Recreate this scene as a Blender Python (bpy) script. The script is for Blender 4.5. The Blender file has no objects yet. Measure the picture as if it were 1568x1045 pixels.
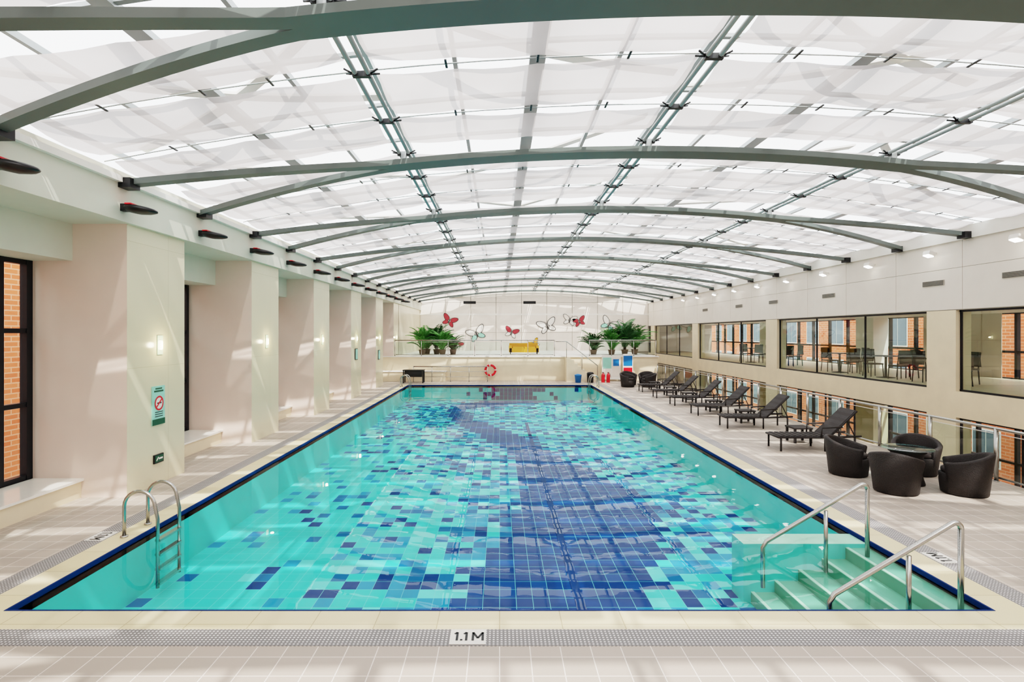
import bpy, math, random
from mathutils import Vector, Matrix
random.seed(7)
S=bpy.context.scene
try:
    S.view_settings.view_transform='Filmic'
    S.view_settings.look='High Contrast'
    S.view_settings.exposure=-0.32
except Exception as e: print(e)

# ---------------------------------------------------------------- materials
def newmat(name):
    m=bpy.data.materials.new(name); m.use_nodes=True
    nt=m.node_tree; nt.nodes.clear()
    out=nt.nodes.new('ShaderNodeOutputMaterial')
    return m,nt,out
def N(nt,t,**kw):
    n=nt.nodes.new(t)
    for k,v in kw.items(): setattr(n,k,v)
    return n
def c4(c): return (c[0],c[1],c[2],1.0)
def srgb(h):
    r=[int(h[i:i+2],16)/255 for i in (0,2,4)]
    return tuple((x/12.92 if x<=.04045 else ((x+.055)/1.055)**2.4) for x in r)
def mat(name,col,rough=.5,metal=0,nz=.06,ns=3.0,emit=0,bump=0,spec=.5):
    m,nt,out=newmat(name); L=nt.links.new
    b=N(nt,'ShaderNodeBsdfPrincipled')
    b.inputs['Roughness'].default_value=rough; b.inputs['Metallic'].default_value=metal
    b.inputs['Specular IOR Level'].default_value=spec
    tc=N(nt,'ShaderNodeTexCoord'); no=N(nt,'ShaderNodeTexNoise')
    no.inputs['Scale'].default_value=ns; no.inputs['Detail'].default_value=4
    L(tc.outputs['Object'],no.inputs['Vector'])
    r=N(nt,'ShaderNodeMapRange'); r.inputs[1].default_value=.3; r.inputs[2].default_value=.7
    r.inputs[3].default_value=1-nz; r.inputs[4].default_value=1+nz
    L(no.outputs['Fac'],r.inputs[0])
    mx=N(nt,'ShaderNodeVectorMath',operation='MULTIPLY'); mx.inputs[0].default_value=col[:3]
    L(r.outputs[0],mx.inputs[1]); L(mx.outputs[0],b.inputs['Base Color'])
    if emit:
        b.inputs['Emission Color'].default_value=c4(col); b.inputs['Emission Strength'].default_value=emit
    if bump:
        bp=N(nt,'ShaderNodeBump'); bp.inputs['Strength'].default_value=bump; bp.inputs['Distance'].default_value=.02
        L(no.outputs['Fac'],bp.inputs['Height']); L(bp.outputs[0],b.inputs['Normal'])
    L(b.outputs[0],out.inputs[0]); return m
def brick(name,c1,c2,mort,bw,bh,ms,rough=.4,axes='XY',offset=0,bump=.0):
    m,nt,out=newmat(name); L=nt.links.new
    b=N(nt,'ShaderNodeBsdfPrincipled'); b.inputs['Roughness'].default_value=rough
    tc=N(nt,'ShaderNodeTexCoord'); sp=N(nt,'ShaderNodeSeparateXYZ'); cb=N(nt,'ShaderNodeCombineXYZ')
    L(tc.outputs['Object'],sp.inputs[0])
    L(sp.outputs['XYZ'.index(axes[0])],cb.inputs[0]); L(sp.outputs['XYZ'.index(axes[1])],cb.inputs[1])
    br=N(nt,'ShaderNodeTexBrick'); br.offset=offset; br.squash=1
    br.inputs['Scale'].default_value=1; br.inputs['Color1'].default_value=c4(c1); br.inputs['Color2'].default_value=c4(c2)
    br.inputs['Mortar'].default_value=c4(mort); br.inputs['Mortar Size'].default_value=ms
    br.inputs['Mortar Smooth'].default_value=.1
    br.inputs['Brick Width'].default_value=bw; br.inputs['Row Height'].default_value=bh
    L(cb.outputs[0],br.inputs['Vector']); L(br.outputs['Color'],b.inputs['Base Color'])
    L(b.outputs[0],out.inputs[0]); return m
def schlick(nt,f0,f1,bumpout=None):
    L=nt.links.new
    lw=N(nt,'ShaderNodeLayerWeight'); lw.inputs['Blend'].default_value=.5
    if bumpout: L(bumpout,lw.inputs['Normal'])
    p=N(nt,'ShaderNodeMath',operation='POWER'); p.inputs[1].default_value=5
    L(lw.outputs['Facing'],p.inputs[0])
    q=N(nt,'ShaderNodeMath',operation='MULTIPLY_ADD'); q.inputs[1].default_value=f1; q.inputs[2].default_value=f0
    L(p.outputs[0],q.inputs[0]); return q.outputs[0]
def glass(name,tint,f0=.05,f1=.7,rough=0):
    m,nt,out=newmat(name); L=nt.links.new
    t=N(nt,'ShaderNodeBsdfTransparent'); t.inputs[0].default_value=c4(tint)
    g=N(nt,'ShaderNodeBsdfGlossy'); g.inputs['Roughness'].default_value=rough
    mx=N(nt,'ShaderNodeMixShader'); L(schlick(nt,f0,f1),mx.inputs[0]); L(t.outputs[0],mx.inputs[1]); L(g.outputs[0],mx.inputs[2])
    L(mx.outputs[0],out.inputs[0]); return m
def water_mat():
    m,nt,out=newmat('pool_water_surface'); L=nt.links.new
    tc=N(nt,'ShaderNodeTexCoord'); no=N(nt,'ShaderNodeTexNoise'); no.inputs['Scale'].default_value=1.6; no.inputs['Detail'].default_value=2
    L(tc.outputs['Object'],no.inputs['Vector'])
    bp=N(nt,'ShaderNodeBump'); bp.inputs['Strength'].default_value=.08; bp.inputs['Distance'].default_value=.02
    L(no.outputs['Fac'],bp.inputs['Height'])
    t=N(nt,'ShaderNodeBsdfTransparent'); t.inputs[0].default_value=(.80,.985,.98,1)
    g=N(nt,'ShaderNodeBsdfGlossy'); g.inputs['Roughness'].default_value=.01
    L(bp.outputs[0],g.inputs['Normal'])
    mx=N(nt,'ShaderNodeMixShader'); L(schlick(nt,.022,.42),mx.inputs[0]); L(t.outputs[0],mx.inputs[1]); L(g.outputs[0],mx.inputs[2])
    L(mx.outputs[0],out.inputs[0]); return m
def fabric_mat():
    m,nt,out=newmat('roof_blind_fabric'); L=nt.links.new
    tc=N(nt,'ShaderNodeTexCoord'); no=N(nt,'ShaderNodeTexNoise'); no.inputs['Scale'].default_value=.6; no.inputs['Detail'].default_value=3
    L(tc.outputs['Object'],no.inputs['Vector'])
    cr=N(nt,'ShaderNodeMapRange'); cr.inputs[1].default_value=.35; cr.inputs[2].default_value=.65; cr.inputs[3].default_value=.78; cr.inputs[4].default_value=1.0
    L(no.outputs['Fac'],cr.inputs[0])
    mu=N(nt,'ShaderNodeVectorMath',operation='MULTIPLY'); mu.inputs[0].default_value=(.47,.43,.42); L(cr.outputs[0],mu.inputs[1])
    tr=N(nt,'ShaderNodeBsdfTranslucent'); L(mu.outputs[0],tr.inputs[0])
    df=N(nt,'ShaderNodeBsdfDiffuse'); L(mu.outputs[0],df.inputs[0])
    tp=N(nt,'ShaderNodeBsdfTransparent'); tp.inputs[0].default_value=(1,.98,.97,1)
    a=N(nt,'ShaderNodeMixShader'); a.inputs[0].default_value=.35; L(tr.outputs[0],a.inputs[1]); L(df.outputs[0],a.inputs[2])
    b=N(nt,'ShaderNodeMixShader'); b.inputs[0].default_value=.11; L(a.outputs[0],b.inputs[1]); L(tp.outputs[0],b.inputs[2])
    L(b.outputs[0],out.inputs[0]); return m
def attr_mat(name,dx,dy,ox,oy):
    m,nt,out=newmat(name); L=nt.links.new
    b=N(nt,'ShaderNodeBsdfPrincipled'); b.inputs['Roughness'].default_value=.6; b.inputs['Specular IOR Level'].default_value=.1
    at=N(nt,'ShaderNodeAttribute'); at.attribute_name='tilecol'
    tc=N(nt,'ShaderNodeTexCoord'); mp=N(nt,'ShaderNodeMapping'); mp.inputs['Location'].default_value=(-ox,-oy,0)
    L(tc.outputs['Object'],mp.inputs[0])
    br=N(nt,'ShaderNodeTexBrick'); br.offset=0; br.inputs['Scale'].default_value=1
    br.inputs['Color1'].default_value=(0,0,0,1); br.inputs['Color2'].default_value=(0,0,0,1); br.inputs['Mortar'].default_value=(1,1,1,1)
    br.inputs['Mortar Size'].default_value=.0045; br.inputs['Brick Width'].default_value=dx; br.inputs['Row Height'].default_value=dy
    L(mp.outputs[0],br.inputs['Vector'])
    ml=N(nt,'ShaderNodeMath',operation='MULTIPLY'); ml.inputs[1].default_value=.6; L(br.outputs['Color'],ml.inputs[0])
    mx=N(nt,'ShaderNodeMixRGB'); mx.inputs['Color2'].default_value=c4(srgb('8FD8DC')); L(ml.outputs[0],mx.inputs[0]); L(at.outputs['Color'],mx.inputs['Color1'])
    L(mx.outputs[0],b.inputs['Base Color']); L(b.outputs[0],out.inputs[0]); return m

M={}
M['deck']=brick('deck_tile',srgb('B3A69B'),srgb('ABA095'),srgb('DDD4CB'),.27,.27,.005,.45)
M['coping']=brick('coping_stone',srgb('E2D4B0'),srgb('DCCDA6'),srgb('B7A680'),.6,.6,.005,.35)
M['grate']=brick('overflow_grate',srgb('E2E0E0'),srgb('DCDADA'),srgb('767474'),.036,.036,.010,.5)
M['navy']=mat('navy_tile',srgb('0E3068'),.5,spec=.1)
M['cream']=brick('cream_marble',srgb('E0D6B9'),srgb('DDD2B4'),srgb('C8BD9B'),1.2,2.2,.004,.2,'YZ')
M['plaster']=mat('pink_plaster',srgb('E6D3C8'),.6,nz=.03,ns=1.5)
M['white']=mat('white_paint',srgb('EDEAE3'),.5,nz=.02)
M['soffit']=mat('pale_paint',srgb('D8D8C9'),.55,nz=.02)
M['sill']=mat('marble_sill',srgb('F0ECE4'),.12,nz=.05,ns=2)
M['panel']=mat('wall_panel',srgb('E9E1D7'),.4,nz=.02)
M['groove']=mat('panel_groove',srgb('A8A298'),.7)
M['beige']=mat('beige_stone',srgb('E8D8BC'),.4,nz=.05,ns=2)
M['frame']=mat('dark_frame',srgb('1E2128'),.35,.3)
M['steel']=mat('brushed_steel',(.45,.45,.43),.25,1,nz=.03)
M['steelgrey']=mat('galvanised_tube',srgb('9DA2A2'),.35,.5,nz=.03)
M['arch']=mat('grey_green_steel',srgb('5C6663'),.4,.0,nz=.03)
M['black']=mat('black_metal',srgb('121317'),.4)
M['red']=mat('red_paint',srgb('D8182A'),.4)
M['rose']=mat('muted_red_paint',srgb('A83640'),.5)
M['wicker']=mat('dark_wicker',srgb('241F1E'),.6,nz=.25,ns=60,bump=.6)
M['cushion']=mat('seat_cushion',srgb('2E2826'),.8,nz=.1,ns=20)
M['sling']=mat('lounger_sling',srgb('2A2423'),.7,nz=.2,ns=50)
M['glass']=glass('clear_glass',(.80,.91,.87),.06,.6)
M['wglass']=glass('window_glass',(.88,.95,.92),.05,.6)
M['tglass']=glass('table_glass',(.6,.85,.85),.2,.6)
M['water']=water_mat()
M['fabric']=fabric_mat()
M['step']=mat('step_tile',srgb('7DB096'),.4,nz=.05)
M['step2']=mat('step_riser_tile',srgb('5F9A80'),.4,nz=.05)
M['stepn']=mat('step_nosing',srgb('C9DEC6'),.4)
M['turq']=mat('turquoise_tile',srgb('55CBC2'),.4,nz=.03)
M['green']=mat('leaf_green',srgb('4C8A3C'),.5,nz=.3,ns=8)
M['green2']=mat('leaf_dark_green',srgb('2C5C2E'),.5,nz=.3,ns=8)
M['pot']=mat('terracotta_pot',srgb('6B5648'),.6)
M['orange']=brick('orange_brick',srgb('DE7448'),srgb('D26238'),srgb('E29878'),.5,.16,.02,.8,'YZ',.5)
M['winb']=mat('facade_window',srgb('4A5A68'),.1,nz=.1)
M['yellow']=mat('yellow_fabric',srgb('DFA02A'),.7)
M['blue']=mat('blue_plastic',srgb('1E6FB4'),.4)
M['aqua']=mat('aqua_sign',srgb('9CDAC8'),.4)
M['lamp']=mat('lamp_glow',(1,.86,.55),.5,emit=5)
M['spot']=mat('spot_glow',(1,.97,.92),.5,emit=14)
M['signgreen']=mat('exit_green',srgb('1F5138'),.4)
M['text']=mat('dark_text',srgb('15181D'),.5)
M['ground']=mat('asphalt_ground',srgb('9A9894'),.9)

# ---------------------------------------------------------------- mesh builder
class MB:
    def __init__(s): s.v=[]; s.f=[]; s.m=[]; s.mats=[]; s.sm=[]
    def mi(s,k):
        if k not in s.mats: s.mats.append(k)
        return s.mats.index(k)
    def add(s,vs,fs,k,smooth=False):
        o=len(s.v); s.v+= [tuple(v) for v in vs]
        for f in fs:
            s.f.append([i+o for i in f]); s.m.append(s.mi(k)); s.sm.append(smooth)
    def box(s,x0,x1,y0,y1,z0,z1,k,ky=None,kt=None):
        vs=[(x,y,z) for z in (z0,z1) for y in (y0,y1) for x in (x0,x1)]
        fs=[(0,2,3,1),(2,6,7,3),(0,4,6,2),(1,3,7,5)]
        s.add(vs,fs,k); s.add(vs,[(0,1,5,4)],ky or k); s.add(vs,[(4,5,7,6)],kt or k)
    def obox(s,c,ax,ay,az,k):
        c=Vector(c);ax=Vector(ax);ay=Vector(ay);az=Vector(az)
        vs=[c+ax*i+ay*j+az*l for l in (-1,1) for j in (-1,1) for i in (-1,1)]
        s.add(vs,[(0,2,3,1),(4,5,7,6),(2,6,7,3),(0,4,6,2),(1,3,7,5),(0,1,5,4)],k)
    def tube(s,pts,r,k,seg=8,closed=False):
        P=[Vector(p) for p in pts]; n=len(P); vs=[]; 
        up=None
        for i,p in enumerate(P):
            if closed: t=(P[(i+1)%n]-P[i-1]).normalized()
            else: t=(P[min(i+1,n-1)]-P[max(i-1,0)]).normalized()
            if up is None:
                a=Vector((0,0,1)) if abs(t.z)<.9 else Vector((1,0,0))
                up=(a-t*a.dot(t)).normalized()
            else: up=(up-t*up.dot(t)).normalized()
            w=t.cross(up)
            rr=r[i] if isinstance(r,(list,tuple)) else r
            for j in range(seg):
                a=2*math.pi*j/seg; vs.append(p+up*math.cos(a)*rr+w*math.sin(a)*rr)
        fs=[]
        for i in range(n if closed else n-1):
            for j in range(seg):
                a=i*seg+j;b=i*seg+(j+1)%seg;c=((i+1)%n)*seg+(j+1)%seg;d=((i+1)%n)*seg+j
                fs.append((a,b,c,d))
        if not closed: fs+= [tuple(range(seg))[::-1],tuple((n-1)*seg+j for j in range(seg))]
        s.add(vs,fs,k,True)
    def lathe(s,c,prof,k,seg=24):
        vs=[];n=len(prof)
        for (r,z) in prof:
            for j in range(seg):
                a=2*math.pi*j/seg; vs.append((c[0]+r*math.cos(a),c[1]+r*math.sin(a),c[2]+z))
        fs=[(i*seg+j,i*seg+(j+1)%seg,(i+1)*seg+(j+1)%seg,(i+1)*seg+j) for i in range(n-1) for j in range(seg)]
        fs+=[tuple(range(seg))[::-1],tuple((n-1)*seg+j for j in range(seg))]
        s.add(vs,fs,k,True)
    def poly(s,pts,k): s.add(pts,[tuple(range(len(pts)))],k)
    def obj(s,name,loc=(0,0,0),rot=(0,0,0),parent=None,mesh=None):
        if mesh is None:
            me=bpy.data.meshes.new(name); me.from_pydata(s.v,[],s.f)
            for k in s.mats: me.materials.append(M[k])
            me.polygons.foreach_set('material_index',s.m)
            me.polygons.foreach_set('use_smooth',s.sm); me.update()
            s.me=me
        o=bpy.data.objects.new(name,s.me if mesh is None else mesh); S.collection.objects.link(o)
        o.location=loc; o.rotation_euler=rot
        if parent: o.parent=parent
        return o
def inst(me,name,loc,rot=(0,0,0)):
    o=bpy.data.objects.new(name,me); S.collection.objects.link(o); o.location=loc; o.rotation_euler=rot; return o
def smooth_edges(o,w=.01,seg=2):
    b=o.modifiers.new('bevel','BEVEL'); b.width=w; b.segments=seg; b.limit_method='ANGLE'; b.angle_limit=.7

# ---------------------------------------------------------------- camera
cam=bpy.data.cameras.new('camera'); co=bpy.data.objects.new('camera',cam); S.collection.objects.link(co)
co.location=(0,0,2.8); co.rotation_euler=(math.radians(90),0,0)
cam.sensor_width=36; cam.lens=860/1568*36; cam.shift_x=19/1568; cam.shift_y=-11/1568; cam.clip_end=300
S.camera=co

PY0,PY1=5.66,30.7; PX=5.0
BK=45.0; XL=-6.37; XR=11.9; FR=-2.5
XC=2.8; HS=9.1
def zarch(x): return 6.17-.92*((x-XC)/HS)**2
def zroof(x): return zarch(x)+.36

# ---------------------------------------------------------------- floor
b=MB()
e=.63
b.box(-8.1,9.5,FR,PY0-e,-.2,0,'deck')
b.box(-8.1,-PX-e,PY0-e,PY1+e,-.2,0,'deck')
b.box(PX+e,9.5,PY0-e,PY1+e,-.2,0,'deck')
b.box(-8.1,9.5,PY1+e,33.7,-.2,0,'deck')
b.box(9.4,9.5,FR,BK,-3,-.2,'beige')
b.obj('floor')
b=MB(); c=.35
for a,bb,k in ((0,c,'coping'),(c,e,'grate')):
    b.box(-PX-bb,PX+bb,PY0-bb,PY0-a,-.15,0.004,k)
    b.box(-PX-bb,PX+bb,PY1+a,PY1+bb,-.15,0.004,k)
    b.box(-PX-bb,-PX-a,PY0-a,PY1+a,-.15,0.004,k)
    b.box(PX+a,PX+bb,PY0-a,PY1+a,-.15,0.004,k)
b.box(-8.1,-PX-e,PY0-e,PY0-c,0,.0045,'grate'); b.box(PX+e,9.3,PY0-e,PY0-c,0,.0045,'grate')
b.obj('trim_pool_coping')
b=MB(); t=.022
b.box(-PX,PX,PY0,PY0+t,-.05,.008,'navy'); b.box(-PX,PX,PY1-t,PY1,-.05,.008,'navy')
b.box(-PX,-PX+t,PY0+t,PY1-t,-.05,.008,'navy'); b.box(PX-t,PX,PY0+t,PY1-t,-.05,.008,'navy')
b.obj('trim_pool_edge')

# ---------------------------------------------------------------- pool basin with tile mosaic
ZB=-.85
river=[(5.6,-.75,1.85),(7.38,-.73,1.95),(8.1,-.65,2.1),(9.27,-.2,2.7),(10.9,.3,3.15),(13.2,.54,3.0),(15.4,.45,2.2),(17.6,.15,1.6),(20.4,-.8,.6),(24.0,-2.1,-1.1),(27.0,-2.5,-1.6),(29.0,-2.0,.3),(29.9,-1.6,2.4),(30.8,-.6,3.2)]
def redge(y):
    for i in range(len(river)-1):
        a,b2=river[i],river[i+1]
        if y<=b2[0]:
            t=max(0,(y-a[0])/(b2[0]-a[0])); return a[1]+(b2[1]-a[1])*t, a[2]+(b2[2]-a[2])*t
    return river[-1][1:]
NX,NY=44,96; dx=2*PX/NX; dy=(PY1-PY0)/NY
C_base=srgb('4CCDC6'); C_lite=srgb('78DCD8'); C_mid=srgb('2F90BE'); C_teal=srgb('1B679F'); C_navy=srgb('0C3878'); C_navy2=srgb('124488')
verts=[];faces=[];cols=[]
def rnd_tile(d,y):
    w=1.0+(y-7)/9.0
    if d<0: return random.choice([C_navy,C_navy,C_navy,C_navy,C_navy2])
    p=math.exp(-(d/ (1.8*w))**1.5)
    r=random.random()
    if r<p*.17: return C_navy
    if r<p*.36: return C_teal
    if r<p*.60: return C_mid
    if r<p*.80: return C_lite
    if r<.045+p*.80: return random.choice([C_navy,C_mid,C_teal,C_mid])
    return C_base
grid=[[None]*NY for _ in range(NX)]
for j in range(NY):
    y=PY0+(j+.5)*dy; l,r=redge(y)
    l+=random.uniform(-.12,.12); r+=random.uniform(-.12,.12)
    for i in range(NX):
        x=-PX+(i+.5)*dx
        d=max(l-x,x-r); 
        if d>0 and x<l: d*=1.15
        grid[i][j]=rnd_tile(d,y)
for i in range(NX):
    for j in range(NY):
        o=len(verts); x=-PX+i*dx; y=PY0+j*dy
        verts+=[(x,y,ZB),(x+dx,y,ZB),(x+dx,y+dy,ZB),(x,y+dy,ZB)]; faces.append((o,o+1,o+2,o+3)); cols.append(grid[i][j])
me=bpy.data.meshes.new('pool_floor'); me.from_pydata(verts,[],faces)
at=me.color_attributes.new('tilecol','FLOAT_COLOR','CORNER')
for fi,cc in enumerate(cols):
    for k in range(4): at.data[fi*4+k].color=c4(cc)
me.materials.append(attr_mat('pool_mosaic',dx,dy,-PX,PY0)); me.update()
pool=bpy.data.objects.new('swimming_pool',None); S.collection.objects.link(pool)
o=bpy.data.objects.new('mosaic_floor',me); S.collection.objects.link(o); o.parent=pool
b=MB()
zt=-.05
b.box(-PX-.1,-PX,PY0-.1,PY1+.1,ZB-.1,zt,'turq'); b.box(PX,PX+.1,PY0-.1,PY1+.1,ZB-.1,zt,'turq')
b.box(-PX,PX,PY0-.1,PY0,ZB-.1,zt,'turq'); b.box(-PX,PX,PY1,PY1+.1,ZB-.1,zt,'turq')
b.box(-PX-.1,PX+.1,PY0-.1,PY1+.1,ZB-.2,ZB-.02,'turq')
for i in range(NX):
    x=-PX+i*dx
    for q in range(3):
        if random.random()<math.exp(-((x-.8)/1.9)**2)*1.1: b.box(x+.01,x+dx-.01,PY1-.012,PY1,-.15-.22*(q+1),-.16-.22*q,'navy')
b.box(1.03,1.15,7.0,23,ZB,ZB+.012,'navy')
b.obj('basin_walls',parent=pool)
b=MB()
ns=5; sw=.32
for i in range(ns):
    x1=PX-i*sw; z=-.10-.15*i
    b.box(x1-sw,x1,PY0+.03,7.6,ZB,z,'step2','step','step')
    b.box(x1-sw,x1-sw+.045,PY0+.03,7.6,z,z+.010,'stepn')
b.box(3.3,PX-.03,7.6,7.98,ZB,-.045,'turq','turq','stepn')
b.obj('steps',parent=pool)
b=MB(); b.poly([(-PX+t,PY0+t,-.03),(PX-t,PY0+t,-.03),(PX-t,PY1-t,-.03),(-PX+t,PY1-t,-.03)],'water'); b.obj('water_surface',parent=pool)

# ---------------------------------------------------------------- left wall
b=MB()
P0=9.6; PP=4.83; PW=1.75
for k in range(-2,6):
    y=P0+PP*k
    b.box(-8.1,XL,max(y,FR),y+PW,0,4.68,'cream','plaster')
b.box(-8.1,XL,35.4,BK,0,4.68,'cream')
b.box(-8.1,-6.28,FR,BK,4.68,5.50,'soffit')
b.box(-6.28,-6.2,FR,BK,5.30,5.40,'white')
b.obj('wall_left')
b=MB()
for k in range(-2,6):
    y0=P0+PP*k+PW; y1=y0+PP-PW
    if k==5: y1=35.4
    if y1-y0<.3: continue
    b.box(-8.1,-7.3,y0,y1,4.05,4.68,'soffit')
b.obj('trim_window_header')
b=MB()
for k in range(-2,5):
    y0=P0+PP*k+PW; y1=y0+PP-PW
    b.box(-7.97,-7.15,y0,y1,0,.29,'beige'); b.box(-7.97,-7.10,y0,y1,.29,.33,'sill')
b.obj('window_bench_ledge')
n=1
for k in range(-2,5):
    y0=P0+PP*k+PW; y1=y0+PP-PW
    b=MB(); m=5
    for i in range(m+1):
        y=y0+(y1-y0)*i/m; y=min(max(y,y0+.06),y1-.06)
        b.box(-8.1,-7.98,y-.06,y+.06,.33,4.05,'frame')
    for z in (.37,1.6,2.85,4.01): b.box(-8.1,-7.99,y0,y1,z-.04,z+.04,'frame')
    b.box(-8.1,-7.99,y0,y1,0,.33,'frame')
    b.box(-8.06,-8.05,y0,y1,.33,4.05,'wglass')
    b.obj('window_%d'%n); n+=1

# sconces, signs
for k in range(0,6):
    y=P0+PP*k+.92
    b=MB()
    vs=[];ang=[math.pi*(i/8)-math.pi/2 for i in range(9)]
    for z,r in ((0,.045),(.03,.06),(.15,.06),(.18,.045)):
        for a in ang: vs.append((r*math.cos(a)*.9,r*math.sin(a),z))
    fs=[(i*9+j,i*9+j+1,(i+1)*9+j+1,(i+1)*9+j) for i in range(3) for j in range(8)]+[tuple(range(9)),tuple(range(27,36))]
    b.add(vs,fs,'lamp',True); b.box(0,.012,-.085,.085,-.09,.27,'stepn')
    so_=b.obj('wall_sconce',loc=(XL+.002,y,2.5))
    pl=bpy.data.lights.new('sconce_bulb','POINT'); pl.energy=8; pl.color=(1,.82,.5); pl.shadow_soft_size=.05
    po=bpy.data.objects.new('sconce_bulb',pl); S.collection.objects.link(po); po.parent=so_; po.location=(.16,0,.09)
def ring(b,c,r,w,k,seg=28,axis='X'):
    vs=[]
    for j in range(seg):
        a=2*math.pi*j/seg
        for rr in (r-w,r+w): vs.append((c[0],c[1]+rr*math.cos(a),c[2]+rr*math.sin(a)))
    b.add(vs,[(2*j,2*j+1,(2*j+3)%(2*seg),(2*j+2)%(2*seg)) for j in range(seg)],k)
b=MB()
b.box(0,.02,-.19,.19,-.36,.36,'aqua'); b.box(.02,.024,-.165,.165,-.22,.2,'aqua'); b.box(.02,.024,-.14,.14,.25,.28,'signgreen'); b.box(.02,.024,-.1,.1,.3,.325,'signgreen')
ring(b,(.03,0,.04),.12,.016,'red'); b.obox((.029,0,.04),(.002,0,0),(0,.09,.08),(0,-.009,.010),'red')
b.add([(.026,.11*math.cos(a*.3),.04+.11*math.sin(a*.3)) for a in range(21)],[tuple(range(21))],'white')
b.box(.0265,.028,-.06,.05,.03,.055,'black'); b.box(.0265,.028,.055,.075,.03,.055,'black')
for z in (-.13,-.17,-.21): b.box(.024,.027,-.12,.12,z,z+.014,'text')
b.box(.02,.026,-.19,.19,-.36,-.25,'signgreen')
b.obj('no_smoking_sign',loc=(XL+.002,10.46,1.47))
b=MB(); b.box(0,.03,-.14,.14,-.08,.08,'black'); b.box(.03,.034,-.12,.12,-.06,.06,'signgreen'); b.box(.034,.036,-.02,.1,-.015,.015,'white'); b.obox((.035,-.06,0),(.001,0,0),(0,.03,.03),(0,.008,-.008),'white')
b.obj('exit_sign',loc=(XL+.002,10.46,.48))
for (y,z) in ((24.9,1.9),(29.6,1.7)):
    b=MB(); b.box(0,.03,-.2,.2,-.25,.25,'black'); b.box(.03,.035,-.17,.17,-.22,.22,'aqua'); b.obj('notice_board',loc=(XL+.002,y,z))

# left eaves spot fixtures
b=MB()
b.box(0,.1,-.06,.06,-.06,.06,'black')
vs=[];seg=12
for (p,w,h) in ((.06,.05,.03),(.12,.16,.06),(.26,.21,.075),(.42,.19,.06),(.54,.1,.035),(.58,.02,.01)):
    for j in range(seg):
        a=2*math.pi*j/seg; vs.append((p,w*math.cos(a),h*math.sin(a)-.12*p))
fs=[(i*seg+j,i*seg+(j+1)%seg,(i+1)*seg+(j+1)%seg,(i+1)*seg+j) for i in range(5) for j in range(seg)]+[tuple(range(seg)),tuple(range(5*seg,6*seg))]
b.add(vs,fs,'black',True); b.box(.1,.2,-.1,.1,.045,.065,'red')
me=None
for i in range(-1,12):
    y=9.35+2.415*i
    if me is None: b.obj('eaves_spotlight',loc=(-6.28,y,4.9)); me=b.me
    else: inst(me,'eaves_spotlight',(-6.28,y,4.9))

# ---------------------------------------------------------------- right wall
cols_r=[4.9,14.7-.05,24.1,33.7,43.2]
b=MB()
b.box(XR+.02,XR+.25,FR,BK,3.42,5.58,'groove')
pw=2.42; y=FR
while y<BK:
    y1=min(y+pw,BK)
    b.box(XR,XR+.03,y+.008,y1-.008,3.44,4.52-.0,'panel'); b.box(XR,XR+.03,y+.008,y1-.008,4.53,5.22,'panel')
    y+=pw
b.box(XR,XR+.3,FR,BK,.62,1.3,'beige')
for y in cols_r:
    b.box(XR,XR+.4,y,y+1.0,-3,.62,'beige'); b.box(XR,XR+.4,y,y+1.0,1.3,3.42,'beige')
b.box(XR,XR+.3,FR,BK,-3,-2.6,'beige')
b.box(XR-.06,XR+.3,FR,BK,5.22,5.56,'white')
b.obj('wall_right')
ed=[FR]+sum([[y,y+1.0] for y in cols_r],[])+[BK]
for i in range(0,len(ed),2):
    y0,y1=ed[i],ed[i+1]
    if y1-y0<.4: continue
    b=MB()
    for (z0,z1) in ((1.3,3.42),(-2.6,.62)):
        b.box(XR+.1,XR+.16,y0,y1,z0,z0+.05,'frame'); b.box(XR+.1,XR+.16,y0,y1,z1-.05,z1,'frame')
        m=max(1,round((y1-y0)/2.8)) if z0>0 else max(1,round((y1-y0)/1.6))
        for q in range(m+1):
            y=min(max(y0+(y1-y0)*q/m,y0+.025),y1-.025); w=.02
            b.box(XR+.1,XR+.16,y-w*.6,y+w*.6,z0,z1,'frame')
        b.box(XR+.12,XR+.13,y0,y1,z0,z1,'wglass')
    b.obj('window_%d'%n); n+=1
RX=17.0
b=MB()
b.box(XR+.3,RX,FR,BK,.95,1.3,'beige'); b.obj('floor_lounge')
b=MB(); b.box(XR+.25,RX,FR,BK,3.5,3.6,'white'); b.obj('ceiling_lounge')
b=MB(); b.box(9.5,RX,FR,BK,-3.2,-3,'deck'); b.obj('floor_lower')
b=MB()
y=FR
while y<BK:
    b.box(RX,RX+.12,y-.05,y+.05,-3,3.6,'frame'); y+=1.5
for z in (-1.5,0,.95,1.3,2.2,3.5): b.box(RX,RX+.1,FR,BK,z-.04,z+.04,'frame')
for y in (5,14,24.5,34): b.box(RX-.7,RX-.05,y,y+1.2,1.3,3.5,'white'); b.box(RX-.7,RX-.05,y,y+1.2,-3,.95,'beige')
b.box(RX-.02,RX,19,22.5,1.3,3.5,'plaster'); 
b.obj('window_curtain_wall')
b=MB()
b.box(-.22,.22,-.22,.22,.42,.47,'black'); 
for sx in (-.2,.2):
    for sy in (-.2,.2): b.tube([(sx,sy,.42),(sx*1.1,sy*1.1,0)],.018,'black',6)
b.tube([(-.2,.2,.45),(-.2,.27,.95)],.018,'black',6); b.tube([(.2,.2,.45),(.2,.27,.95)],.018,'black',6)
b.obox((0,.26,.74),(.2,0,0),(0,.012,0),(0,-.02,.22),'black')
me=None; tb=None
T=MB(); T.lathe((0,0,0),[(.28,0),(.28,.02),(.04,.04),(.035,.7),(.1,.72),(.4,.73),(.4,.76)],'black',20)
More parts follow.
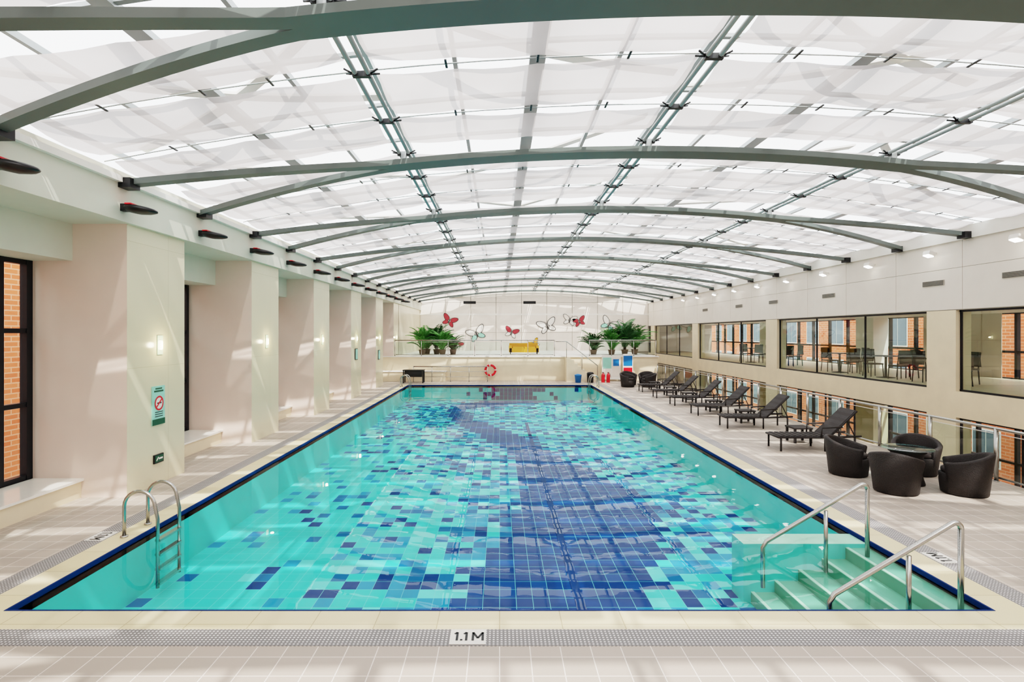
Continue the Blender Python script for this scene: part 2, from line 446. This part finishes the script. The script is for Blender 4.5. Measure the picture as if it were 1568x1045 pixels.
for y in (10.5,12.8,16.8,19.2,21.8,26.5,29.5):
    for tx in (13.2,):
        if tb is None: T.obj('dining_table',loc=(tx,y,1.3)); tb=T.me
        else: inst(tb,'dining_table',(tx,y,1.3))
        for (ox,oy,rz) in ((0,.65,0),(0,-.65,math.pi),(.75,0,-math.pi/2)):
            if me is None: b.obj('dining_chair',loc=(tx+ox,y+oy,1.3),rot=(0,0,rz)); me=b.me
            else: inst(me,'dining_chair',(tx+ox,y+oy,1.3),(0,0,rz))
b=MB(); b.box(-.14,-.0,-.02,.02,-.02,.02,'white'); b.obox((-.2,0,-.02),(.08,0,-.03),(0,.12,0),(.015,0,.05),'white'); b.obox((-.225,0,-.085),(.07,0,-.026),(0,.10,0),(.003,0,.008),'spot')
me=None
for y in (10.2,12.7,15.3,17.8,20.3,22.9,25.5,28,30.6,33.2,35.8):
    if me is None: b.obj('wall_spotlight',loc=(XR,y,5.0)); me=b.me
    else: inst(me,'wall_spotlight',(XR,y,5.0))
b=MB(); b.box(-.02,0,-.38,.38,-.07,.07,'groove')
for i in range(4): b.box(-.03,-.02,-.36,.36,-.055+.033*i,-.045+.033*i,'black')
me=None
for y in (12.9,15.4,20.3,24.4,27.9,32.5):
    if me is None: b.obj('air_vent',loc=(XR-.002,y,4.18)); me=b.me
    else: inst(me,'air_vent',(XR-.002,y,4.18))

# ---------------------------------------------------------------- end walls and terrace
b=MB()
b.box(-8.1,RX,BK,BK+.2,-3,6.6,'groove')
xs=[-6.37+2.03*i for i in range(10)]
for i in range(9):
    for (z0,z1) in ((1.4,2.9),(2.92,4.35),(4.37,5.3)):
        b.box(xs[i]+.02,xs[i+1]-.02,BK-.03,BK,z0,z1,'panel')
    xa,xb=xs[i]+.02,xs[i+1]-.02
    b.add([(xa,BK-.03,5.32),(xb,BK-.03,5.32),(xb,BK-.03,max(5.33,zroof(xb))),(xa,BK-.03,max(5.33,zroof(xa)))],[(0,1,2,3)],'panel')
b.box(XL,XR,BK-.04,BK-.03,4.3,4.42,'white')
for x in (-2.4,2.4): b.box(x-.5,x+.5,BK-.04,BK-.02,5.2,5.42,'black')
b.obj('wall_back')
b=MB(); b.box(-8.1,RX,FR-.2,FR,-3,6.6,'plaster'); b.obj('wall_front')
b=MB(); b.box(-8.1,9.5,33.7,BK,-.2,1.40,'beige'); b.box(-8.1,9.55,33.62,BK,1.40,1.46,'white')
b.box(-8.1,-3.2,33.0,33.7,0,.55,'beige'); b.box(-8.1,-3.15,32.95,33.7,.55,.6,'white')
b.obj('floor_terrace')
b=MB()
for i in range(8):
    b.box(3.9-.0,5.6-i*.21,32.7,33.6,i*.18,(i+1)*.18,'beige')
b.tube([(5.7,32.7,0),(5.7,32.7,.95),(3.9,32.7,2.35),(3.3,32.7,2.35),(3.3,33.7,2.35)],.025,'steel'); b.tube([(3.9,32.7,1.4),(3.9,32.7,2.35)],.02,'steel'); b.tube([(4.8,32.7,.7),(4.8,32.7,1.65)],.02,'steel')
b.obj('terrace_stairs')
def railing(name,p0,p1,z,h,sp,gl=True,mid=0,pr=.022):
    b=MB(); p0=Vector(p0);p1=Vector(p1); L=(p1-p0).length; n_=max(1,round(L/sp)); d=(p1-p0)/n_
    u=d.normalized()
    for i in range(n_+1):
        q=p0+d*i; b.tube([(q.x,q.y,z),(q.x,q.y,z+h)],pr,'steel',8); b.tube([(q.x,q.y,z),(q.x,q.y,z+.015)],.05,'steel',10)
    b.tube([(p0.x,p0.y,z+h),(p1.x,p1.y,z+h)],.03,'steel',10)
    for q in range(mid): b.tube([(p0.x,p0.y,z+h*(q+1)/(mid+1)),(p1.x,p1.y,z+h*(q+1)/(mid+1))],.012,'steel',6)
    if gl:
        for i in range(n_):
            a=p0+d*i+u*.06; c_=p0+d*(i+1)-u*.06
            b.add([(a.x,a.y,z+.08),(c_.x,c_.y,z+.08),(c_.x,c_.y,z+h-.1),(a.x,a.y,z+h-.1)],[(0,1,2,3)],'glass')
            b.tube([(a.x,a.y,z+h-.1),(c_.x,c_.y,z+h-.1)],.008,'white',5)
            b.tube([(a.x,a.y,z+.08),(c_.x,c_.y,z+.08)],.02,'steel',5)
    return b.obj(name)
railing('glass_balustrade',(9.42,FR+.1),(9.42,33.5),0,1.0,1.6,pr=.038)
railing('terrace_railing',(-6.3,33.78),(3.3,33.78),1.46,.95,1.6)
railing('terrace_railing',(5.4,33.78),(9.4,33.78),1.46,.95,1.3)
railing('steel_handrail',(-5.0,32.6),(-.7,32.6),0,.9,1.1,False,2)

# ---------------------------------------------------------------- roof structure
arches=[5.72+4.85*k for k in range(-1,9)]
def strip(b,pts,w,h,k):
    vs=[]
    for (x,y,z),ww in zip(pts,w):
        vs+=[(x,y-ww,z),(x,y+ww,z),(x,y+ww,z+h),(x,y-ww,z+h)]
    fs=[]
    for i in range(len(pts)-1):
        for j in range(4):
            a=i*4+j;c_=i*4+(j+1)%4; fs.append((a,a+4,c_+4,c_))
    fs+=[(0,1,2,3),tuple(len(pts)*4-4+j for j in (3,2,1,0))]
    b.add(vs,fs,k)
b=MB()
xj=4.9
for Y0 in arches:
    xs_=[XC-xj+2*xj*i/24 for i in range(25)]
    strip(b,[(x,Y0,zarch(x)) for x in xs_],[.22]*25,.10,'arch')
    for sx in (-1,1):
        for sy in (-1,1):
            pts=[];ws=[]
            for i in range(17):
                t_=i/16; x=XC+sx*(xj+(HS-xj+.02)*t_)
                o_=.11+1.09*(t_**1.15)
                w_=.11-.005*t_
                pts.append((x,Y0+sy*o_,zarch(x))); ws.append(w_)
            strip(b,pts,ws,.10,'arch')
            fx=XC+sx*HS; 
            b.box(fx-.22 if sx>0 else fx,fx if sx>0 else fx+.22,Y0+sy*1.2-.13,Y0+sy*1.2+.13,zarch(fx)-.03,zarch(fx)+.13,'black')
b.obj('roof_arch_beams')
PXS=[-1.8,2.8,7.4]
b=MB()
for x in PXS:
    zz=zroof(x)-.09
    for s_ in (-.085,.085): b.tube([(x+s_,FR,zz),(x+s_,BK,zz)],.034,'steelgrey',8)
    for Y0 in arches:
        b.box(x-.05,x+.05,Y0-.05,Y0+.05,zarch(x)+.09,zz+.02,'steelgrey'); b.box(x-.16,x+.16,Y0-.1,Y0+.1,zarch(x)+.09,zarch(x)+.13,'steelgrey')
        for q in (0,1.617,3.233):
            y=Y0+q
            if y>BK: continue
            b.box(x-.12,x+.12,y-.035,y+.035,zz-.05,zz+.02,'black')
            for sx in (-1,1):
                for sy in (-1,1): b.tube([(x+sx*.1,y,zz-.01),(x+sx*.22,y+sy*.07,zz+.03)],.014,'black',6)
b.obj('roof_purlins')
b=MB()
for Y0 in arches:
    for q in (1.617,3.233):
        y=Y0+q
        if y>BK: continue
        b.tube([(x,y,zroof(x)-.06) for x in [-6.3+18.2*i/24 for i in range(25)]],.010,'steelgrey',6)
        for x in [-5.2,-3.9,-3,-.7,.5,1.7,3.9,5.1,6.2,8.6,9.7,10.8]:
            b.box(x-.015,x+.015,y-.11,y+.11,zroof(x)-.07,zroof(x)-.055,'black')
b.obj('roof_cross_rods')
b=MB()
x=-6.3
while x<11.95:
    wide=any(abs(x-q)<.2 for q in (-4.0,.6,5.2,9.8))
    w=.11 if wide else .03
    b.box(x-w,x+w,FR,BK,zroof(x)+.12,zroof(x)+.2,'steelgrey'); x+=1.1375
y=arches[0]
while y<BK:
    strip(b,[(xx,y,zroof(xx)+.14) for xx in [-6.3+18.2*i/20 for i in range(21)]],[.035]*21,.05,'steelgrey'); y+=1.617
b.obj('roof_glazing_bars')
b=MB()
for Y0 in arches:
    for (xa,xb) in ((-6.3,-1.8),(-1.8,2.8),(2.8,7.4),(7.4,11.9)):
        for rep in range(2):
            if random.random()<.7:
                ya,yb=Y0+random.uniform(-.2,1.4),Y0+random.uniform(2.2,4.6)
                if rep: ya,yb=yb,ya
                pts=[];
                for i in range(17):
                    t_=i/16; xx=xa+(xb-xa)*t_; pts.append((xx,ya+(yb-ya)*t_+.5*math.sin(math.pi*t_),zroof(xx)+.42))
                strip(b,pts,[.12]*17,.04,'white')
b.obj('roof_outer_bracing')
# fabric blinds
b=MB()
zones=[(-6.25,-1.8-.16),(-1.8+.16,2.8-.16),(2.8+.16,7.4-.16),(7.4+.16,11.88)]
for Y0 in arches:
    for zi,(xa,xb) in enumerate(zones):
        bounds=[Y0+.40,Y0+1.617,Y0+3.233,Y0+4.85-.36]
        gaps=[None]
        for j in (1,2):
            a_,c_=(random.uniform(.0,.04),random.uniform(.12,.22))
            if random.random()<.5: a_,c_=c_,a_
            gaps.append((a_,random.uniform(-.07,.08),c_) )
        gaps.append(None)
        e0=[(random.uniform(-.2,.1),random.uniform(-.2,.1)) for _ in range(4)]
        for s_ in range(3):
            nx=12; vs=[]
            for i in range(nx+1):
                t_=i/nx; x=xa+(xb-xa)*t_
                def g(j,sg):
                    if gaps[j] is None: return (e0[j][0]*(1-t_)+e0[j][1]*t_)
                    a_,m_,c_=gaps[j]; w=a_*(1-t_)+c_*t_+m_*(4*t_*(1-t_))
                    return sg*max(.012,w+.02)
                y0=bounds[s_]+g(s_,1); y1=bounds[s_+1]+g(s_+1,-1)
                sc=.03*abs(math.sin(math.pi*t_*4))
                z=zroof(x)-.02-.06*math.sin(math.pi*t_)-sc
                y1=min(y1,BK-.05); y0=min(y0,BK-.06)
                for u in range(5):
                    v=u/4; vs.append((x,y0+(y1-y0)*v,z-.09*math.sin(math.pi*v)))
            if bounds[s_]>BK-.2: continue
            b.add(vs,[(i*5+u,(i+1)*5+u,(i+1)*5+u+1,i*5+u+1) for i in range(nx) for u in range(4)],'fabric',True)
b.obj('ceiling_fabric_blinds')

# ---------------------------------------------------------------- pool hardware
def arc(c,r,a0,a1,ax1,ax2,n=8):
    c=Vector(c);ax1=Vector(ax1);ax2=Vector(ax2)
    return [c+ax1*r*math.cos(a0+(a1-a0)*i/n)+ax2*r*math.sin(a0+(a1-a0)*i/n) for i in range(n+1)]
def ladder(name,loc,flip=1):
    b=MB()
    for y in (0,.52):
        pts=[(0,y,0),(0,y,.4)]+[tuple(p) for p in arc((.21*flip,y,.42),.21,math.pi,.25,(flip,0,0),(0,0,1),10)]+[(.46*flip,y,.25),(.46*flip,y,-.7)]
        b.tube(pts,.024,'steel',10); b.tube([(0,y,0),(0,y,.02)],.05,'steel',12)
    for z in (-.05,-.25,-.45,-.65): b.box(min(.42*flip,.5*flip),max(.42*flip,.5*flip),.0,.52,z-.015,z+.015,'steel')
    return b.obj(name,loc=loc)
ladder('pool_ladder',(-5.16,7.72,.004)); ladder('pool_ladder',(-5.16,29.2,.004)); ladder('pool_ladder',(5.16,29.2,.004),-1)
b=MB()
b.tube([(1.36,0,-.16),(1.36,0,.78)]+[tuple(p) for p in arc((1.30,0,.78),.06,0,math.pi*.62,(1,0,0),(0,0,1),6)]+[(0.05,0,.10),(0,0,.02),(0,0,-.5)],.028,'steel',10)
b.tube([(.82,0,-.3),(.82,0,.50)],.025,'steel',10)
b.obj('pool_step_handrail',loc=(3.42,7.3,0)); inst(b.me,'pool_step_handrail',(3.42,5.82,0))

def marker(loc,rz):
    b=MB(); b.box(-.165,.165,-.125,.125,0,.006,'white')
    h=.07; s_=.011; z1=.008
    def st(x0,y0,x1,y1):
        d=Vector((x1-x0,y1-y0,0)); nrm=Vector((-d.y,d.x,0)).normalized()*s_
        b.add([(x0+nrm.x,y0+nrm.y,z1),(x1+nrm.x,y1+nrm.y,z1),(x1-nrm.x,y1-nrm.y,z1),(x0-nrm.x,y0-nrm.y,z1)],[(0,3,2,1)],'text')
    for x in (-.10,-.015): st(x,-h,x,h); st(x,h,x-.025,h-.03)
    st(-.06,-h,-.06,-h+.025)
    st(.045,-h,.045,h); st(.135,-h,.135,h); st(.045,h,.09,-.03); st(.135,h,.09,-.03)
    b.obj('depth_marker',loc=loc,rot=(0,0,rz))
marker((-.29,5.17,.005),0); marker((-5.49,7.75,.004),-math.pi/2); marker((5.49,7.0,.004),math.pi/2)

# ---------------------------------------------------------------- furniture
b=MB()
for y in (-.32,.32):
    b.tube([(0,y,.33),(1.25,y,.33),(1.95,y,.36)],.025,'wicker',8)
    b.tube([(1.2,y,.34),(1.5,y,.62),(1.84,y,.95)],.024,'wicker',8)
    for x in (.06,1.1,1.8): b.tube([(x,y,.33),(x,y,0)],.024,'wicker',8)
    b.tube([(1.0,y*1.05,.34),(1.02,y*1.05,.56),(1.5,y*1.05,.58)],.02,'wicker',8)
    b.tube([(1.8,y,.36),(1.62,y,.72)],.015,'wicker',6)
b.tube([(0,-.32,.33),(0,.32,.33)],.025,'wicker'); b.tube([(1.84,-.32,.95),(1.84,.32,.95)],.024,'wicker')
b.obox((.6,0,.335),(.6,0,0),(0,.3,0),(0,0,.02),'sling')
b.obox((1.52,0,.65),(.32,0,.31),(0,.3,0),(-.012,0,.012),'sling')
for i in range(9): b.obox((.1+.13*i,0,.36),(.045,0,0),(0,.3,0),(0,0,.006),'wicker')
for i in range(5): b.obox((1.26+.13*i,0,.41+.126*i),(.035,0,.034),(0,.3,0),(-.006,0,.006),'wicker')
me=None
LY=[13.7,16.9,19.5,22.1,24.7,27.3]
for i,y in enumerate(LY):
    rz=random.uniform(-.04,.04)
    if me is None: b.obj('sun_lounger',loc=(6.65,y,0),rot=(0,0,rz)); me=b.me
    else: inst(me,'sun_lounger',(6.65+.03*i,y,0),(0,0,rz))
b=MB(); b.box(-.24,.24,-.24,.24,.36,.4,'wicker')
for sx in (-.2,.2):
    for sy in (-.2,.2): b.box(sx-.025,sx+.025,sy-.025,sy+.025,0,.36,'wicker')
b.box(-.2,.2,-.2,.2,.12,.14,'wicker')
me=None
for i,y in enumerate(LY):
    if me is None: b.obj('side_table',loc=(7.75,y+.85,0)); me=b.me
    else: inst(me,'side_table',(7.75,y+.85,0))
b=MB(); vs=[];na=33
def hh(a):
    u=abs(a)/2.5; return .56+.19*(math.cos(min(1,u)*math.pi)*.5+.5)
A=2.35
for i in range(na):
    a=-A+2*A*i/(na-1); h=hh(a); d=(math.sin(a),math.cos(a))
    row=[(.34,.03),(.37,.3),(.42,h-.03),(.40,h),(.35,h),(.33,h-.03),(.31,.4)]
    for r,z in row: vs.append((d[0]*r,d[1]*r,z))
m_=7
fs=[(i*m_+j,(i+1)*m_+j,(i+1)*m_+j+1,i*m_+j+1) for i in range(na-1) for j in range(m_-1)]+[tuple(range(m_)),tuple((na-1)*m_+j for j in reversed(range(m_)))]
b.add(vs,fs,'wicker',True)
b.lathe((0,0,0),[(.30,.0),(.34,.02),(.36,.2),(.365,.34),(.34,.36)],'wicker',36)
b.lathe((0,-.01,.36),[(.30,0),(.325,.03),(.32,.07),(.28,.09),(0.01,.1)],'cushion',36)
me=None
TC=(7.62,10.5)
for (x,y,r) in ((6.95,11.2,.9),(7.02,9.95,2.3),(8.35,11.25,-.6),(8.15,9.85,-2.2),(6.75,29.6,.7),(7.1,30.7,.4),(7.95,30.5,-.5),(7.8,29.4,-1.5)):
    if me is None: b.obj('tub_chair',loc=(x,y,0),rot=(0,0,r)); me=b.me
    else: inst(me,'tub_chair',(x,y,0),(0,0,r))
b=MB(); b.lathe((0,0,0),[(.25,0),(.28,.02),(.2,.3),(.27,.58),(.3,.6),(.3,.66)],'wicker',32); b.lathe((0,0,.66),[(.42,0),(.43,.006),(.42,.012)],'tglass',40)
b.obj('round_glass_table',loc=(TC[0],TC[1],0))

# ---------------------------------------------------------------- far end objects
b=MB(); R=.3;r=.065;na=32;nb=10;vs=[];
for i in range(na):
    a=2*math.pi*i/na
    for j in range(nb):
        c_=2*math.pi*j/nb; rr=R+r*math.cos(c_); vs.append((rr*math.cos(a),r*math.sin(c_),rr*math.sin(a)))
for i in range(na):
    k='white' if (i%8) in (0,) else 'red'
    b.add([vs[((i+q)%na)*nb+j] for q in (0,1) for j in range(nb)],[(j,(j+1)%nb,nb+(j+1)%nb,nb+j) for j in range(nb)],k,True)
b.tube([(.38*math.cos(a*math.pi/12),0,.38*math.sin(a*math.pi/12)) for a in range(24)],.01,'white',5,True)
b.obj('lifebuoy',loc=(-.55,33.54,.62))
def palm(name,loc,h,n_,k,seed):
    rr=random.Random(seed); b=MB()
    b.lathe((0,0,0),[(.16,0),(.22,.3),(.24,.34),(.2,.34),(.19,.3)],'pot',20)
    for q in range(4): b.tube([(0.06*math.cos(q*1.6),.06*math.sin(q*1.6),.3),(.1*math.cos(q*1.6),.1*math.sin(q*1.6),h*.45)],[.025,.018],'pot',6)
    for i in range(n_):
        a=2.4*i+rr.uniform(-.3,.3); L_=h*rr.uniform(.4,.6); el=rr.uniform(.6,1.35)
        base=Vector((.08*math.cos(a),.08*math.sin(a),h*rr.uniform(.12,.45))); p=base.copy(); pts=[p.copy()]; th=el+.35
        hd=Vector((math.cos(a),math.sin(a),0))
        for q in range(8):
            p=p+(hd*math.cos(th)+Vector((0,0,math.sin(th))))*L_/8; pts.append(p.copy()); th-=.17
        b.tube(pts,.009,k,5)
        side=Vector((-math.sin(a),math.cos(a),0))
        for q in range(1,9):
            tg=(pts[q]-pts[q-1]).normalized()
            for hf in (0,.5):
                pp=pts[q-1].lerp(pts[q],.5 if hf==0 else 1)
                ll=L_*.28*math.sin(math.pi*(q/9)*.75+.5)
                for s_ in (-1,1):
                    tip=pp+side*s_*ll*.8+tg*ll*.6-Vector((0,0,ll*.25))
                    m__=(pp+tip)/2+Vector((0,0,.02)); w_=tg*.035
                    b.add([pp,m__+w_,tip,m__-w_],[(0,1,2,3)],k)
    b.obj(name,loc=loc)
for i,(x,y,h,k) in enumerate(((-4.9,35.6,2.0,'green'),(-4.1,36.6,2.4,'green2'),(-3.6,35.4,1.9,'green'),(-3.0,36.2,1.6,'green2'),(-4.8,37.2,2.2,'green'),(5.9,35.3,1.8,'green2'),(7.1,35.6,2.1,'green'),(8.0,35.9,2.8,'green2'),(8.8,36.6,2.5,'green'))):
    palm('potted_palm',(x,y,1.46),h,34,k,i)
b=MB()
b.box(-.95,.95,-.38,.38,.12,.4,'yellow'); b.box(-.95,.95,.24,.42,.4,.72,'yellow'); b.box(-.98,-.8,-.38,.4,.12,.55,'yellow'); b.box(.8,.98,-.38,.4,.12,.55,'yellow')
for x in (-.38,.38): b.box(x-.36,x+.36,-.4,.24,.4,.48,'yellow')
for sx in (-.88,.88):
    for sy in (-.3,.34): b.tube([(sx,sy,0),(sx,sy,.13)],.025,'black',6)
o=b.obj('yellow_sofa',loc=(1.6,37.2,1.46)); smooth_edges(o,.04,3)
def butterfly(x,z,s,ang,k,k2):
    b=MB()
    def wing(cx,cz,rx,rz,rot,kk,y,gr):
        pts=[]
        for i in range(16):
            a=2*math.pi*i/16; px=(rx+gr)*math.cos(a)*(1+.25*math.cos(a)); pz=(rz+gr)*math.sin(a)
            pts.append((cx+px*math.cos(rot)-pz*math.sin(rot),y,cz+px*math.sin(rot)+pz*math.cos(rot)))
        b.poly(pts[::-1],kk)
    for sx in (-1,1):
        for (cx,cz,rx,rz,ro) in ((.24,.16,.26,.15,.65),(.18,-.13,.19,.12,-.7)):
            ro2=ro if sx>0 else math.pi-ro
            wing(sx*cx,cz,rx,rz,ro2,'text',-.004,.018); wing(sx*cx,cz,rx,rz,ro2,k if cz>0 else k2,-.012,-.010)
    b.tube([(0,-.02,-.18),(0,-.03,0),(0,-.02,.16)],[.012,.03,.02],'text',8)
    for sx in (-1,1): b.tube([(0,-.02,.16),(sx*.06,-.02,.26),(sx*.1,-.02,.29)],.006,'text',4)
    o=b.obj('butterfly_decoration',loc=(x,BK-.06,z),rot=(0,ang,0)); o.scale=(s,1,s)
def wp(px,py): return ((px-765)*BK/860, 2.8-(py-511.5)*BK/860)
for (px,py,s,a,k,k2) in ((688,492,1.2,.4,'rose','rose'),(730,512,1.5,-.4,'white','aqua'),(783,510,1.1,.3,'rose','white'),(838,500,1.5,-.3,'white','white'),(872,491,1.1,.2,'panel','white'),(887,493,1.0,-.3,'rose','rose'),(932,498,1.4,.5,'white','aqua'),(700,527,.9,.6,'rose','white'),(818,527,.9,-.5,'yellow','white'),(955,500,1.1,.2,'white','aqua')):
    x,z=wp(px,py); butterfly(x,z,s,a,k,k2)
b=MB(); b.box(-.55,.55,-.04,.04,.1,1.5,'white'); b.box(-.5,.0,-.05,-.04,.75,1.4,'aqua'); b.box(.05,.5,-.05,-.04,.3,1.4,'panel'); b.box(.1,.45,-.055,-.05,.9,1.3,'blue'); b.box(-.5,0,-.05,-.04,.2,.68,'panel')
b.box(-.55,-.45,-.2,.2,0,.1,'steel'); b.box(.45,.55,-.2,.2,0,.1,'steel'); b.obj('information_board',loc=(6.6,33.2,0))
b=MB(); b.box(-.3,.3,-.04,.04,.1,1.6,'white'); b.box(-.26,.26,-.05,-.04,.9,1.5,'blue'); b.box(-.26,.26,-.05,-.04,.2,.8,'red'); b.box(-.3,.3,-.15,.15,0,.1,'steel'); b.obj('information_board',loc=(7.6,33.3,0))
b=MB(); b.lathe((0,0,0),[(.09,0),(.1,.02),(.1,.42),(.06,.5),(.03,.52),(.03,.56)],'red',18); b.tube([(0,0,.55),(.1,0,.5),(.13,0,.3)],.012,'black',6); b.box(-.05,.05,-.02,.02,.55,.59,'black'); b.obj('fire_extinguisher',loc=(5.95,32.3,0)); inst(b.me,'fire_extinguisher',(6.25,32.3,0))
b=MB(); b.lathe((0,0,0),[(.16,0),(.2,.4),(.22,.42),(.2,.45),(.05,.5)],'blue',20); b.obj('waste_bin',loc=(4.5,32.2,0))
b=MB(); b.lathe((0,0,0),[(.18,0),(.2,.5),(.21,.52),(.16,.6),(.02,.62)],'black',20); b.obj('litter_bin',loc=(5.2,32.2,0))
b=MB(); b.box(-.6,.6,-.3,.3,.7,.75,'black'); 
for sx in (-.55,.55):
    for sy in (-.25,.25): b.box(sx-.03,sx+.03,sy-.03,sy+.03,0,.7,'black')
b.box(-.5,.5,-.25,.25,.35,.7,'black'); b.obj('equipment_cart',loc=(-4.9,32.1,0))

# ---------------------------------------------------------------- exterior
def facade(name,x,sgn,y0,y1,z0,z1,wy,wz):
    b=MB(); b.box(min(x,x+sgn*3),max(x,x+sgn*3),y0,y1,z0,z1,'orange')
    y=y0+1
    while y<y1-2:
        z=z0+1
        while z<z1-2:
            xf=x-sgn*.02
            b.box(min(xf,x),max(xf,x),y,y+wy,z,z+wz,'white'); xg=x-sgn*.04
            for q in range(2):
                b.box(min(xg,x),max(xg,x),y+.08+q*(wy-.08)/2,y+(wy-.08)/2+q*(wy-.08)/2,z+.08,z+wz-.08,'winb')
            z+=3.0
        y+=3.2
    b.obj(name)
facade('brick_building',25,1,-5,75,-8,6.8,1.7,1.9)
facade('brick_building',-15,-1,-5,60,-8,8.5,1.7,1.9)
b=MB(); b.box(-60,60,-20,100,-8.2,-8,'ground'); b.obj('ground')

# ---------------------------------------------------------------- lights
w=bpy.data.worlds.new('sky'); S.world=w; w.use_nodes=True; nt=w.node_tree; nt.nodes.clear()
out=N(nt,'ShaderNodeOutputWorld'); bg=N(nt,'ShaderNodeBackground'); bg.inputs['Strength'].default_value=4.4
tc=N(nt,'ShaderNodeTexCoord'); no=N(nt,'ShaderNodeTexNoise'); no.inputs['Scale'].default_value=2.5
nt.links.new(tc.outputs['Generated'],no.inputs['Vector'])
mx=N(nt,'ShaderNodeMixRGB'); mx.inputs['Color1'].default_value=(.88,.94,1,1); mx.inputs['Color2'].default_value=(1,.99,.97,1)
nt.links.new(no.outputs['Fac'],mx.inputs[0]); nt.links.new(mx.outputs[0],bg.inputs[0]); nt.links.new(bg.outputs[0],out.inputs[0])
sl=bpy.data.lights.new('sun','SUN'); sl.energy=7.0; sl.angle=.016; sl.color=(1,.95,.88)
so=bpy.data.objects.new('sun',sl); S.collection.objects.link(so)
d=Vector((-.22,.60,-.90)).normalized(); so.rotation_euler=d.to_track_quat('-Z','Y').to_euler()
